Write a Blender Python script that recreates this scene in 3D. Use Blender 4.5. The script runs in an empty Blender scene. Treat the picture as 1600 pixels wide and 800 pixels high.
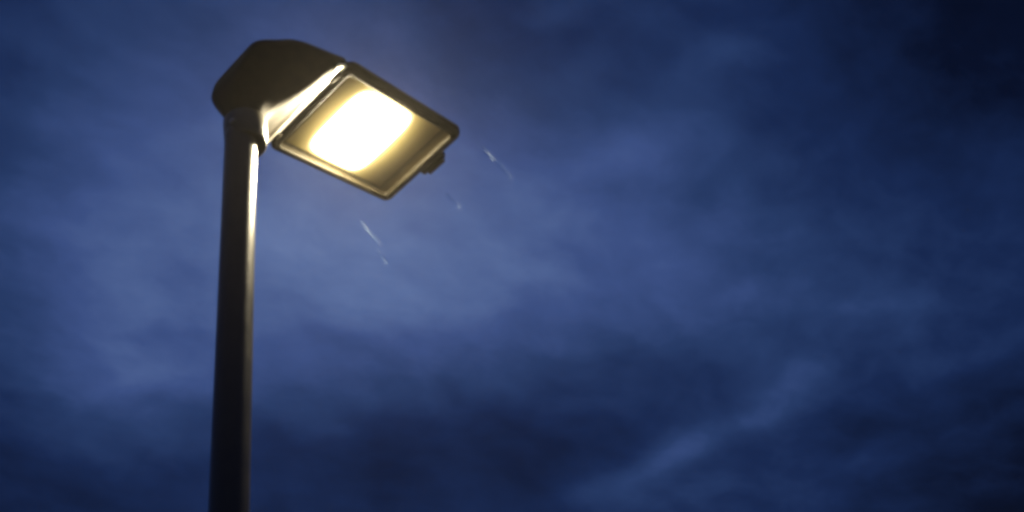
import bpy, bmesh, math, random
from mathutils import Vector, Matrix, noise as mn

S = bpy.context.scene
C = S.collection
R = math.radians
random.seed(7)

# ------------------------------------------------------------------ camera
F_ = Vector((0.58156262, 0.45042529, 0.67742305))
R_ = Vector((0.69259096, -0.71096303, -0.1218578))
U_ = Vector((-0.42673491, -0.54004502, 0.72543001))
CAM = Vector((-1.61241968, -2.24136656, 1.6))
cd = bpy.data.cameras.new('camera')
cam = bpy.data.objects.new('camera', cd)
C.objects.link(cam)
m = Matrix((R_, U_, -F_)).transposed().to_4x4()
m.translation = CAM
cam.matrix_world = m
cd.sensor_width = 36
cd.lens = 45.19
cd.clip_start = 0.02
cd.clip_end = 2000
cd.dof.use_dof = True
cd.dof.focus_distance = 3.1
cd.dof.aperture_fstop = 11.0
S.camera = cam

# ------------------------------------------------------------------ render settings
S.view_settings.view_transform = 'Standard'
S.view_settings.look = 'None'
S.view_settings.exposure = 0
S.view_settings.gamma = 1
S.cycles.use_denoising = True
S.cycles.filter_width = 3.6
S.cycles.volume_bounces = 1
S.cycles.sample_clamp_indirect = 4
S.cycles.use_adaptive_sampling = False

# ------------------------------------------------------------------ world: night-blue clouded sky
SUN_EL, SUN_ROT = R(-3.0), R(60)
w = bpy.data.worlds.new('World')
S.world = w
w.use_nodes = True
N = w.node_tree.nodes
L = w.node_tree.links
N.clear()


def math_(op, a, b=None, c=None, clamp=False):
    n = N.new('ShaderNodeMath')
    n.operation = op
    n.use_clamp = clamp
    for i, v in enumerate((a, b, c)):
        if v is None:
            continue
        if isinstance(v, (int, float)):
            n.inputs[i].default_value = v
        else:
            L.new(v, n.inputs[i])
    return n.outputs[0]


tc = N.new('ShaderNodeTexCoord')
sep = N.new('ShaderNodeSeparateXYZ')
L.new(tc.outputs['Generated'], sep.inputs[0])
zz = math_('MAXIMUM', sep.outputs[2], 0.08)
# flat cloud layer: direction / height gives the place on the layer
cx = math_('DIVIDE', sep.outputs[0], zz)
cy = math_('DIVIDE', sep.outputs[1], zz)
cmb = N.new('ShaderNodeCombineXYZ')
L.new(cx, cmb.inputs[0])
L.new(cy, cmb.inputs[1])
# ragged edges: warp the layer with noise
wn = N.new('ShaderNodeTexNoise')
wn.inputs['Scale'].default_value = 5.0
wn.inputs['Detail'].default_value = 5
wn.inputs['Roughness'].default_value = 0.55
L.new(cmb.outputs[0], wn.inputs['Vector'])
sub = N.new('ShaderNodeVectorMath')
sub.operation = 'SUBTRACT'
L.new(wn.outputs['Color'], sub.inputs[0])
sub.inputs[1].default_value = (0.5, 0.5, 0.5)
scl = N.new('ShaderNodeVectorMath')
scl.operation = 'SCALE'
L.new(sub.outputs[0], scl.inputs[0])
scl.inputs['Scale'].default_value = 0.10
add = N.new('ShaderNodeVectorMath')
add.operation = 'ADD'
L.new(cmb.outputs[0], add.inputs[0])
L.new(scl.outputs[0], add.inputs[1])
s2 = N.new('ShaderNodeSeparateXYZ')
L.new(add.outputs[0], s2.inputs[0])
X, Y = s2.outputs[0], s2.outputs[1]
# cloud banks and painted lamp glow (+ pale, - dark): centre on the layer, 2x2 shape, strength
BANKS_AND_GLOW = [
    (0.671, 0.813, 1.971, -1.593, 1.867, 2.363, 0.250),  # broad pale patch, also stands in for the lamp's glow in the mist
    (0.701, 0.750, 5.378, -4.638, 4.725, 5.934, 0.050),  # adds to the painted glow round the lamp
    (1.030, 1.027, 1.898, -1.917, 3.299, 3.380, -0.145),
    (0.632, 1.130, 5.951, -3.874, 5.293, 7.106, 0.080),
    (1.328, 0.794, 8.243, -16.487, 25.287, 6.941, 0.090),
    (1.359, 0.669, 13.760, -23.528, 23.264, 17.484, 0.060),
    (1.351, 0.578, 16.213, -23.784, 18.040, 24.141, 0.040),
    (0.661, 0.428, 6.538, -3.746, 3.487, 11.019, -0.100),
    (1.012, 0.055, 1.664, -3.331, 2.494, 2.890, -0.220),
    (2.063, 0.557, 1.495, -3.046, 1.296, 1.902, -0.240),
    (1.350, 0.718, 2.196, -5.441, 21.766, 2.625, 0.070),
    (1.347, 0.601, 9.495, -17.092, 15.702, 11.808, 0.080),
    (1.334, 0.857, 5.835, -10.570, 19.135, 6.455, 0.050),
    (0.825, 0.322, 8.993, -15.987, 23.563, 17.851, 0.080),
    (0.829, 0.491, 5.440, -10.864, 32.245, 13.831, 0.050),
    (0.872, 0.731, 5.218, -5.799, 10.407, 10.270, 0.050),
    (1.085, 0.528, 2.423, -3.185, 3.875, 4.944, 0.080),
    (0.664, 1.433, 4.525, -2.602, 2.835, 4.089, -0.090),
    (1.485, 0.426, 3.107, -8.748, 24.775, 10.191, 0.060),
    (1.325, 0.924, 6.358, -7.293, 11.523, 16.446, 0.050),
    (0.254, 0.719, 6.214, -3.574, 5.267, 6.114, -0.070),
    (0.561, 0.513, 10.246, -6.980, 10.538, 19.626, 0.030),
    (0.648, 0.399, 26.054, -28.159, 33.589, 39.127, 0.050),
    (1.316, 0.424, 6.023, -12.611, 33.283, 25.071, 0.040),
    (1.576, 0.696, 3.898, -8.028, 16.098, 8.237, 0.030),
    (0.421, 1.011, 12.250, -7.045, 1.555, 1.968, -0.050),
]
tot = None
for (x0, y0, a, b, c, d, amp) in BANKS_AND_GLOW:
    dx = math_('SUBTRACT', X, x0)
    dy = math_('SUBTRACT', Y, y0)
    u = math_('MULTIPLY_ADD', dx, a, math_('MULTIPLY', dy, b))
    v = math_('MULTIPLY_ADD', dx, c, math_('MULTIPLY', dy, d))
    r2 = math_('MULTIPLY_ADD', u, u, math_('MULTIPLY', v, v))
    g = math_('EXPONENT', math_('MULTIPLY', r2, -1.0))
    g = math_('MULTIPLY', g, amp)
    tot = g if tot is None else math_('ADD', tot, g)
# soft billows and wisps over all of it
mp = N.new('ShaderNodeMapping')
mp.inputs['Rotation'].default_value = (0, 0, R(28))
mp.inputs['Scale'].default_value = (1.0, 1.45, 1.0)
L.new(add.outputs[0], mp.inputs[0])
n1 = N.new('ShaderNodeTexNoise')
n1.inputs['Scale'].default_value = 3.6
n1.inputs['Detail'].default_value = 7
n1.inputs['Roughness'].default_value = 0.5
L.new(mp.outputs[0], n1.inputs['Vector'])
nz = math_('MULTIPLY', math_('SUBTRACT', n1.outputs[0], 0.5), 0.15)
n2 = N.new('ShaderNodeTexNoise')
n2.inputs['Scale'].default_value = 8.0
n2.inputs['Detail'].default_value = 6
n2.inputs['Roughness'].default_value = 0.6
L.new(mp.outputs[0], n2.inputs['Vector'])
nz = math_('MULTIPLY_ADD', math_('SUBTRACT', n2.outputs[0], 0.5), 0.20, nz)
t = math_('ADD', math_('ADD', tot, nz), 0.335)
ramp = N.new('ShaderNodeValToRGB')


def lin(c):
    return tuple(((v / 255) / 12.92 if v <= 10 else (((v / 255) + 0.055) / 1.055) ** 2.4) for v in c)


stops = [(0.0, (0, 2, 10)), (0.15, (4, 13, 38)), (0.30, (20, 38, 78)), (0.40, (36, 57, 101)),
         (0.50, (56, 77, 129)), (0.62, (84, 106, 155)), (0.78, (114, 134, 180))]
el = ramp.color_ramp.elements
while len(el) < len(stops):
    el.new(0.5)
for e_, (p_, c_) in zip(el, stops):
    e_.position = p_
    e_.color = (*lin(c_), 1)
L.new(t, ramp.inputs[0])
sky = N.new('ShaderNodeTexSky')
sky.sky_type = 'NISHITA'
sky.sun_disc = False
sky.sun_elevation = SUN_EL
sky.sun_rotation = SUN_ROT
bg1 = N.new('ShaderNodeBackground')
bg1.inputs['Strength'].default_value = 0.02
L.new(sky.outputs[0], bg1.inputs[0])
bg2 = N.new('ShaderNodeBackground')
bg2.inputs['Strength'].default_value = 1.0
L.new(ramp.outputs[0], bg2.inputs[0])
ads = N.new('ShaderNodeAddShader')
L.new(bg1.outputs[0], ads.inputs[0])
L.new(bg2.outputs[0], ads.inputs[1])
out = N.new('ShaderNodeOutputWorld')
L.new(ads.outputs[0], out.inputs[0])


# ------------------------------------------------------------------ helpers
def mat(name, base, rough=0.5, metal=0.0, var=0.35, scale=30.0, bump=0.0, bscale=120.0, stain=None, spec=0.5):
    mt = bpy.data.materials.new(name)
    mt.use_nodes = True
    nt = mt.node_tree
    b = nt.nodes['Principled BSDF']
    tcn = nt.nodes.new('ShaderNodeTexCoord')
    no = nt.nodes.new('ShaderNodeTexNoise')
    no.inputs['Scale'].default_value = scale
    no.inputs['Detail'].default_value = 6
    nt.links.new(tcn.outputs['Object'], no.inputs['Vector'])
    rp = nt.nodes.new('ShaderNodeValToRGB')
    lo = tuple(v * (1 - var) for v in base)
    hi = tuple(min(1, v * (1 + var)) for v in base)
    rp.color_ramp.elements[0].position = 0.3
    rp.color_ramp.elements[1].position = 0.7
    rp.color_ramp.elements[0].color = (*lo, 1)
    rp.color_ramp.elements[1].color = (*(stain or hi), 1)
    nt.links.new(no.outputs[0], rp.inputs[0])
    nt.links.new(rp.outputs[0], b.inputs['Base Color'])
    mr = nt.nodes.new('ShaderNodeMapRange')
    mr.inputs['To Min'].default_value = max(0.02, rough - 0.1)
    mr.inputs['To Max'].default_value = min(1, rough + 0.12)
    nt.links.new(no.outputs[0], mr.inputs[0])
    nt.links.new(mr.outputs[0], b.inputs['Roughness'])
    b.inputs['Metallic'].default_value = metal
    b.inputs['Specular IOR Level'].default_value = spec
    if bump:
        n2 = nt.nodes.new('ShaderNodeTexNoise')
        n2.inputs['Scale'].default_value = bscale
        n2.inputs['Detail'].default_value = 4
        nt.links.new(tcn.outputs['Object'], n2.inputs['Vector'])
        bp = nt.nodes.new('ShaderNodeBump')
        bp.inputs['Strength'].default_value = bump
        bp.inputs['Distance'].default_value = 0.002
        nt.links.new(n2.outputs[0], bp.inputs['Height'])
        nt.links.new(bp.outputs[0], b.inputs['Normal'])
    return mt


def obj(name, bm, mt, parent=None, smooth=True, bevel=0.0, seg=3):
    bmesh.ops.recalc_face_normals(bm, faces=bm.faces)
    me = bpy.data.meshes.new(name)
    bm.to_mesh(me)
    bm.free()
    me.materials.append(mt)
    o = bpy.data.objects.new(name, me)
    C.objects.link(o)
    if parent:
        o.parent = parent
    if bevel:
        bv = o.modifiers.new('bevel', 'BEVEL')
        bv.width = bevel
        bv.segments = seg
        bv.limit_method = 'ANGLE'
        bv.angle_limit = R(25)
    if smooth:
        for p in me.polygons:
            p.use_smooth = True
        if bevel:
            wnm = o.modifiers.new('wn', 'WEIGHTED_NORMAL')
            wnm.keep_sharp = True
    return o


def loft(bm, rings, cap0=True, cap1=True, closed=True):
    vr = [[bm.verts.new(p) for p in r] for r in rings]
    n = len(rings[0])
    for a, b in zip(vr, vr[1:]):
        for i in range(n):
            j = (i + 1) % n
            bm.faces.new((a[i], a[j], b[j], b[i]))
    if cap0:
        bm.faces.new(vr[0])
    if cap1:
        bm.faces.new(vr[-1])
    return vr


def box(bm, c, s, M=None):
    r = bmesh.ops.create_cube(bm, size=1)
    for v in r['verts']:
        v.co = Vector((c[0] + v.co.x * s[0], c[1] + v.co.y * s[1], c[2] + v.co.z * s[2]))
        if M:
            v.co = M(v.co)
    return r['verts']


def rrect(x0, x1, hr, hf, z, rad=0.03, n=6):
    """rounded trapezoid outline in the head frame: half-width hr at the rear x0, hf at the front x1"""
    P = [(x0, -hr), (x1, -hf), (x1, hf), (x0, hr)]
    outp = []
    for i in range(4):
        p = Vector(P[i]); a = Vector(P[i - 1]); b = Vector(P[(i + 1) % 4])
        d0 = (a - p).normalized(); d1 = (b - p).normalized()
        ang = d0.angle(d1)
        tl = min(rad / math.tan(ang / 2), 0.48 * (a - p).length, 0.48 * (b - p).length)
        rr = tl * math.tan(ang / 2)
        cen = p + (d0 + d1).normalized() * (rr / math.sin(ang / 2))
        s = p + d0 * tl; e = p + d1 * tl
        a0 = math.atan2(s.y - cen.y, s.x - cen.x)
        a1 = math.atan2(e.y - cen.y, e.x - cen.x)
        dd = (a1 - a0 + math.pi) % (2 * math.pi) - math.pi
        for k in range(n + 1):
            q = a0 + dd * k / n
            outp.append((cen.x + rr * math.cos(q), cen.y + rr * math.sin(q), z))
    return outp


# ------------------------------------------------------------------ ground (wet asphalt), out of frame below
bm = bmesh.new()
bmesh.ops.create_grid(bm, x_segments=2, y_segments=2, size=200)
g = obj('ground', bm, mat('wet asphalt', (0.05, 0.05, 0.052), 0.3, 0, 0.5, 2.0, 0.4, 60), None, False)
g['kind'] = 'structure'

# ------------------------------------------------------------------ street lamp
painted = mat('dark painted steel', (0.014, 0.012, 0.010), 0.34, 0.0, 0.4, 14, 0.25, 90)
cast = mat('dark cast aluminium', (0.016, 0.012, 0.007), 0.72, 0.0, 0.45, 22, 0.45, 160, None, 0.12)
rimm = mat('bare cast rim', (0.02, 0.016, 0.008), 0.6, 0.0, 0.25, 40, 0.2, 160, None, 0.25)
gold = mat('aged anodised reflector', (0.06, 0.042, 0.014), 0.5, 0.2, 0.2, 18, 0.3, 60)
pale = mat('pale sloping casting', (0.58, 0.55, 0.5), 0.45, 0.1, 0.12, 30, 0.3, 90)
brightened = mat('worn painted sleeve', (0.05, 0.042, 0.032), 0.36, 0.0, 0.4, 25, 0.3, 90)  # paint colour lightened to carry the bright lamplit strip at the pole top
steel = mat('galvanised steel', (0.35, 0.33, 0.29), 0.4, 0.8, 0.25, 60, 0.2, 120)

lampm = bpy.data.materials.new('glowing lamp')
lampm.use_nodes = True
nt = lampm.node_tree
pb = nt.nodes['Principled BSDF']
pb.inputs['Base Color'].default_value = (0.16, 0.11, 0.05, 1)
pb.inputs['Roughness'].default_value = 0.5


def lm(op, a, b=None):
    n = nt.nodes.new('ShaderNodeMath')
    n.operation = op
    for i, v in enumerate((a, b)):
        if v is None:
            continue
        if isinstance(v, (int, float)):
            n.inputs[i].default_value = v
        else:
            nt.links.new(v, n.inputs[i])
    return n.outputs[0]


# frosted refractor: burnt-out core and warm halo are painted into its emission, dying away towards the rim
LCX, LCY, LHX, LHY = 0.502, 0.000, 0.122, 0.174
tcl = nt.nodes.new('ShaderNodeTexCoord')
spl = nt.nodes.new('ShaderNodeSeparateXYZ')
nt.links.new(tcl.outputs['UV'], spl.inputs[0])
ax = lm('ABSOLUTE', lm('DIVIDE', lm('SUBTRACT', spl.outputs[0], LCX), LHX))
ay = lm('ABSOLUTE', lm('DIVIDE', lm('SUBTRACT', spl.outputs[1], LCY), LHY))
q4 = lm('ADD', lm('POWER', ax, 5.0), lm('POWER', ay, 5.0))
q2 = lm('ADD', lm('MULTIPLY', lm('POWER', ax, 2.0), 1.25), lm('MULTIPLY', lm('POWER', ay, 2.0), 0.8))
core = lm('MULTIPLY', lm('EXPONENT', lm('MULTIPLY', q4, -6.0)), 1000.0)
halo = lm('MULTIPLY', lm('EXPONENT', lm('MULTIPLY', q2, -1.35)), 7.5)
e1 = nt.nodes.new('ShaderNodeEmission')
e1.inputs[0].default_value = (1.0, 0.86, 0.56, 1)
nt.links.new(core, e1.inputs[1])
e2 = nt.nodes.new('ShaderNodeEmission')
e2.inputs[0].default_value = (1.0, 0.72, 0.20, 1)
nt.links.new(halo, e2.inputs[1])
a1 = nt.nodes.new('ShaderNodeAddShader')
a2 = nt.nodes.new('ShaderNodeAddShader')
nt.links.new(e1.outputs[0], a1.inputs[0])
nt.links.new(e2.outputs[0], a1.inputs[1])
nt.links.new(a1.outputs[0], a2.inputs[0])
nt.links.new(pb.outputs[0], a2.inputs[1])
nt.links.new(a2.outputs[0], nt.nodes['Material Output'].inputs[0])

pane = bpy.data.materials.new('frosted lens glass')
pane.use_nodes = True
nt = pane.node_tree
nt.nodes.clear()
tr = nt.nodes.new('ShaderNodeBsdfTransparent')
tl = nt.nodes.new('ShaderNodeBsdfTranslucent')
tl.inputs[0].default_value = (0.95, 0.82, 0.5, 1)
gl = nt.nodes.new('ShaderNodeBsdfGlossy')
gl.inputs['Roughness'].default_value = 0.12
m1 = nt.nodes.new('ShaderNodeMixShader')
tcn = nt.nodes.new('ShaderNodeTexCoord')
no = nt.nodes.new('ShaderNodeTexNoise')
no.inputs['Scale'].default_value = 9
no.inputs['Detail'].default_value = 6
nt.links.new(tcn.outputs['Object'], no.inputs['Vector'])
mr = nt.nodes.new('ShaderNodeMapRange')
mr.inputs['To Min'].default_value = 0.006
mr.inputs['To Max'].default_value = 0.014
nt.links.new(no.outputs[0], mr.inputs[0])
nt.links.new(mr.outputs[0], m1.inputs[0])
nt.links.new(tr.outputs[0], m1.inputs[1])
nt.links.new(tl.outputs[0], m1.inputs[2])
m2 = nt.nodes.new('ShaderNodeMixShader')
m2.inputs[0].default_value = 0.04
nt.links.new(m1.outputs[0], m2.inputs[1])
nt.links.new(gl.outputs[0], m2.inputs[2])
o_ = nt.nodes.new('ShaderNodeOutputMaterial')
nt.links.new(m2.outputs[0], o_.inputs[0])

lamp = bpy.data.objects.new('street_lamp', None)
C.objects.link(lamp)
lamp['label'] = 'lit street lamp with dark angular head and glowing warm white lens on round pole'
lamp['category'] = 'street lamp'

HZ = 5.060
TILT, DEL = R(3.2), R(-2.6)


def hd(p):
    """head frame (x out along the head, z = 0 at the underside of the lens frame) to lamp frame"""
    x, y, z = p
    x, z = x * math.cos(TILT) - z * math.sin(TILT), x * math.sin(TILT) + z * math.cos(TILT)
    return Vector((x * math.cos(DEL) - y * math.sin(DEL), x * math.sin(DEL) + y * math.cos(DEL), HZ + z))


# pole
bm = bmesh.new()
rings = []
for k in range(60):
    z = -0.2 + (4.80 + 0.2) * k / 59
    rings.append([(0.05 * math.cos(a), 0.05 * math.sin(a), z) for a in [2 * math.pi * i / 48 for i in range(48)]])
loft(bm, rings)
obj('pole', bm, painted, lamp)


# gear housing: flared socket over the pole growing into the deep rear of the head
def circ(x, r, z):
    base = rrect(-1, 1, 1, 1, z, 1.0)
    return [(x + r * p[0] / math.hypot(p[0], p[1]), r * p[1] / math.hypot(p[0], p[1]), z) for p in base]


def outline(x0, hr, xm, hm, x1, hf, z, rad=0.03, n=6):
    """six-cornered rounded plan of the housing, as many points as circ()"""
    P = [(x0, -hr), (xm, -hm), (x1, -hf), (x1, hf), (xm, hm), (x0, hr)]
    res = []
    for i in range(6):
        p = Vector(P[i]); a = Vector(P[i - 1]); b = Vector(P[(i + 1) % 6])
        la, lb = min(rad, 0.45 * (a - p).length), min(rad, 0.45 * (b - p).length)
        s_ = p + (a - p).normalized() * la
        e_ = p + (b - p).normalized() * lb
        for k in range(n + 1):
            q = k / n
            v = s_ * (1 - q) ** 2 + p * (2 * q * (1 - q)) + e_ * q * q
            res.append((v.x, v.y, z))
    return res


def circ(x, r, z):
    base = outline(-0.9, 0.5, 0, 1, 0.9, 0.5, z, 0.3)
    return [(x + r * p[0] / math.hypot(p[0], p[1]), r * p[1] / math.hypot(p[0], p[1]), z) for p in base]


bm = bmesh.new()
R0 = [circ(0, 0.055, -0.345), circ(0, 0.060, -0.340), circ(0, 0.062, -0.27), circ(0.002, 0.066, -0.215),
      outline(-0.072, .055, .01, .085, .095, .07, -0.165, 0.05),
      outline(-0.072, .085, .02, .130, .150, .13, -0.115, 0.05),
      outline(-0.066, .108, .060, .165, .190, .190, -0.070, 0.04),
      outline(-0.056, .120, .090, .185, .205, .222, -0.040, 0.035),
      outline(-0.042, .130, .110, .205, .266, .243, 0.000, 0.035),
      outline(-0.040, .128, .110, .205, .272, .243, 0.026, 0.035),
      outline(-0.010, .095, .070, .185, .268, .200, 0.065, 0.035),
      outline(0.040, .060, .090, .120, .268, .150, 0.090, 0.035)]
loft(bm, [[hd(p) for p in r] for r in R0])
housing = obj('gear_housing', bm, cast, lamp)
housing.modifiers.new('sub', 'SUBSURF').render_levels = 1

# clamp collar with two bolts at the foot of the socket
bm = bmesh.new()
for zc in (-0.298,):
    rg = []
    for dz, rr in ((-0.056, 0.062), (-0.052, 0.066), (0.050, 0.069), (0.054, 0.066)):
        rg.append([hd((rr * math.cos(a), rr * math.sin(a), zc + dz)) for a in [2 * math.pi * i / 40 for i in range(40)]])
    loft(bm, rg)
collar = obj('collar', bm, brightened, lamp)
for ang in (-20, 200):
    bm = bmesh.new()
    M_ = lambda v, a=R(ang): hd((math.cos(a) * (0.070 + v.z) - math.sin(a) * v.x,
                                 math.sin(a) * (0.070 + v.z) + math.cos(a) * v.x, -0.300 + v.y))
    r = bmesh.ops.create_cone(bm, cap_ends=True, segments=6, radius1=0.010, radius2=0.010, depth=0.012)
    for v in r['verts']:
        v.co = M_(v.co)
    obj('bolt', bm, steel, collar, False)

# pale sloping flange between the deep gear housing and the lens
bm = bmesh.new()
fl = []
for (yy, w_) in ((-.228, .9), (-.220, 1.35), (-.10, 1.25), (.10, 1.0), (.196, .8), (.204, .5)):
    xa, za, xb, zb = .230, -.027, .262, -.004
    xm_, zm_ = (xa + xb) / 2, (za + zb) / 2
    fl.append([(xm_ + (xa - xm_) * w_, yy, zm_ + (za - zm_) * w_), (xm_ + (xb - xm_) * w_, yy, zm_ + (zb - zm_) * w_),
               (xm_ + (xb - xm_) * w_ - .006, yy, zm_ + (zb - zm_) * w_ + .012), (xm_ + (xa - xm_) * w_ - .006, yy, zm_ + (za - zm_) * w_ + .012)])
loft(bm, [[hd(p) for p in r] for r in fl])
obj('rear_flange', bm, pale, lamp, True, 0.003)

# cover (canopy) over the lens
XR, XF, WR, WF = 0.262, 0.800, 0.230, 0.215
bm = bmesh.new()
R1 = [rrect(XR + .008, XF - .004, WR - .002, WF - .002, 0.006, 0.03), rrect(XR + .008, XF + .002, WR + .008, WF + .003, 0.010, 0.03),
      rrect(XR + .008, XF + .002, WR + .008, WF + .003, 0.030, 0.03),
      rrect(XR + .008, XF - .012, WR - .014, WF - .012, 0.050, 0.03),
      rrect(XR + .008, XF - .050, WR - .050, WF - .045, 0.078, 0.03),
      rrect(XR + .008, XF - .110, WR - .110, WF - .100, 0.094, 0.03)]
loft(bm, [[hd(p) for p in r] for r in R1], cap0=False)
# inner skin so the hollow head stays closed to light
cover = obj('cover', bm, cast, lamp)

# lens frame: a ring round the glass with an inner lip
bm = bmesh.new()
fr = [rrect(XR, XF, WR, WF, 0.018, 0.028), rrect(XR, XF, WR, WF, 0.002, 0.028), rrect(XR + .003, XF - .003, WR - .003, WF - .003, -0.003, 0.026),
      rrect(XR + .019, XF - .024, WR - .019, WF - .019, -0.003, 0.020), rrect(XR + .021, XF - .026, WR - .021, WF - .021, 0.000, 0.018),
      rrect(XR + .021, XF - .026, WR - .021, WF - .021, 0.018, 0.018)]
vr = loft(bm, [[hd(p) for p in r] for r in fr], False, False)
n = len(vr[0])
for i in range(n):
    j = (i + 1) % n
    bm.faces.new((vr[-1][i], vr[-1][j], vr[0][j], vr[0][i]))
frame = obj('lens_frame', bm, cast, lamp)

# thin bare gasket lip inside the frame
bm = bmesh.new()
def ringx(o, z):
    return rrect(XR + o + .003, XF - o - .008, WR - o - .003, WF - o - .003, z, 0.018)
fr = [ringx(.0182, 0.012), ringx(.0182, -0.008), ringx(.0235, -0.008), ringx(.0235, 0.012)]
vr = loft(bm, [[hd(p) for p in r] for r in fr], False, False)
for i in range(len(vr[0])):
    j = (i + 1) % len(vr[0])
    bm.faces.new((vr[-1][i], vr[-1][j], vr[0][j], vr[0][i]))
obj('gasket', bm, rimm, frame)

# glass pane
bm = bmesh.new()
bm.faces.new([bm.verts.new(hd(p)) for p in ringx(.022, 0.000)])
glass = obj('glass_pane', bm, pane, lamp, False)

# reflector tray: open downwards, sloping ends
bm = bmesh.new()
rr_ = [rrect(XR + .0215, XF - .0265, WR - .0215, WF - .0215, 0.010, 0.018),
       rrect(XR + .06, XF - .10, WR - .035, WF - .03, 0.045, 0.02),
       rrect(XR + .10, XF - .20, WR - .055, WF - .05, 0.062, 0.02)]
loft(bm, [[hd(p) for p in r] for r in rr_], False, True)
refl = obj('reflector', bm, gold, lamp)

# glowing refractor panel in the tray, in a dark holder
PX0, PX1, PY = 0.312, 0.735, 0.188
bm = bmesh.new()
loft(bm, [[hd(p) for p in rrect(PX0 - e, PX1 + e, PY + e, PY - .010 + e, z, .03)] for z, e in ((0.0215, .003), (0.024, .004), (0.046, .004))])
holder = obj('lamp_holder', bm, cast, lamp, False)
bm = bmesh.new()
uvl = bm.loops.layers.uv.new('UVMap')
nx, ny = 12, 12
grid = []
for i in range(nx + 1):
    row = []
    for k in range(ny + 1):
        x = PX0 + (PX1 - PX0) * i / nx
        hw = PY - .010 * i / nx
        y = -hw + 2 * hw * k / ny
        row.append((bm.verts.new(hd((x, y, 0.0195))), (x, y)))
    grid.append(row)
for i in range(nx):
    for k in range(ny):
        q = (grid[i][k], grid[i + 1][k], grid[i + 1][k + 1], grid[i][k + 1])
        f = bm.faces.new([v for v, _ in q])
        for lp, (_, uv) in zip(f.loops, q):
            lp[uvl].uv = uv
obj('lamp_panel', bm, lampm, holder, False)

# hanging latch on the front edge
bm = bmesh.new()
box(bm, (XF + .014, -0.035, 0.012), (0.024, 0.12, 0.026), hd)
latch = obj('latch', bm, cast, lamp, True, 0.006)
bm = bmesh.new()
box(bm, (XF + .030, -0.035, 0.006), (0.016, 0.085, 0.022), hd)
obj('latch_tab', bm, cast, latch, True, 0.004)
# side hinges between gear housing and lens frame
for s in (-1, 1):
    bm = bmesh.new()
    r = bmesh.ops.create_cone(bm, cap_ends=True, segments=16, radius1=0.010, radius2=0.010, depth=0.05)
    for v in r['verts']:
        v.co = hd((XR - .004 + v.co.x, s * (WR - .06) + v.co.z, -0.006 + v.co.y))
    obj('hinge', bm, cast, lamp)

# ------------------------------------------------------------------ raindrops caught by the lamplight, near the camera
water = bpy.data.materials.new('rain water')
water.use_nodes = True
nt = water.node_tree
nt.nodes.clear()
tr = nt.nodes.new('ShaderNodeBsdfTransparent')
tl = nt.nodes.new('ShaderNodeBsdfRefraction')
tl.inputs['Color'].default_value = (0.6, 0.8, 1.0, 1)
tl.inputs['Roughness'].default_value = 0.75
tl.inputs['IOR'].default_value = 1.04
gl = nt.nodes.new('ShaderNodeBsdfGlossy')
gl.inputs['Roughness'].default_value = 0.3
m1 = nt.nodes.new('ShaderNodeMixShader')
m1.inputs[0].default_value = 0.24
m2 = nt.nodes.new('ShaderNodeMixShader')
m2.inputs[0].default_value = 0.03
o_ = nt.nodes.new('ShaderNodeOutputMaterial')
nt.links.new(tr.outputs[0], m1.inputs[1])
nt.links.new(tl.outputs[0], m1.inputs[2])
nt.links.new(m1.outputs[0], m2.inputs[1])
nt.links.new(gl.outputs[0], m2.inputs[2])
nt.links.new(m2.outputs[0], o_.inputs[0])

fall = (R_ * 0.66 - U_ * 0.75).normalized()
PIX = [(785, 262, 0.95, 1.1, 1.05), (762, 240, 1.05, 1.15, 0.75), (707, 312, 1.0, 1.15, 0.8),
       (578, 362, 0.9, 0.6, 1.1), (598, 402, 1.1, 1.1, 0.7)]
LAB = ['longest pale raindrop streaking beside the tip of the lamp head',
       'small pale raindrop just above and left of the longest one, beside the lamp head tip',
       'pale raindrop falling just below the latch at the front of the lamp head',
       'pale raindrop falling under the lower corner of the lamp head',
       'lowest pale raindrop, falling below all the others under the lamp head']


def drop_mesh():
    bm = bmesh.new()
    rg = []
    for k in range(1, 14):
        q = k / 14
        rr = 0.0011 * math.sin(math.pi * q ** 0.8) ** 0.8
        rg.append([(rr * math.cos(a), rr * math.sin(a), (q - 0.5) * 0.022) for a in [2 * math.pi * i / 12 for i in range(12)]])
    loft(bm, rg)
    return bm


proto = None
rot = fall.to_track_quat('Z', 'Y')
for (px, py, dist, th, sc), lb in zip(PIX, LAB):
    pos = CAM + (F_ + R_ * ((px - 800) / 2008.44) + U_ * ((400 - py) / 2008.44)) * dist
    if proto is None:
        proto = obj('raindrop', drop_mesh(), water)
        o = proto
    else:
        o = proto.copy()
        C.objects.link(o)
    o.location = pos
    o.rotation_mode = 'QUATERNION'
    o.rotation_quaternion = rot
    o.scale = (th, th, sc)
    o['label'] = lb
    o['category'] = 'raindrop'
    o['group'] = 'raindrops falling below the lamp'

# ------------------------------------------------------------------ misty air
hz = bpy.data.materials.new('mist')
hz.use_nodes = True
nt = hz.node_tree
nt.nodes.clear()
pv = nt.nodes.new('ShaderNodeVolumePrincipled')
pv.inputs['Color'].default_value = (0.95, 0.88, 0.80, 1)
pv.inputs['Density'].default_value = 0.0008
pv.inputs['Anisotropy'].default_value = 0.82
o_ = nt.nodes.new('ShaderNodeOutputMaterial')
nt.links.new(pv.outputs[0], o_.inputs['Volume'])
bm = bmesh.new()
box(bm, (0, 0, 2.25), (404, 404, 6.5))
haze = obj('haze', bm, hz, None, False)
haze['kind'] = 'stuff'
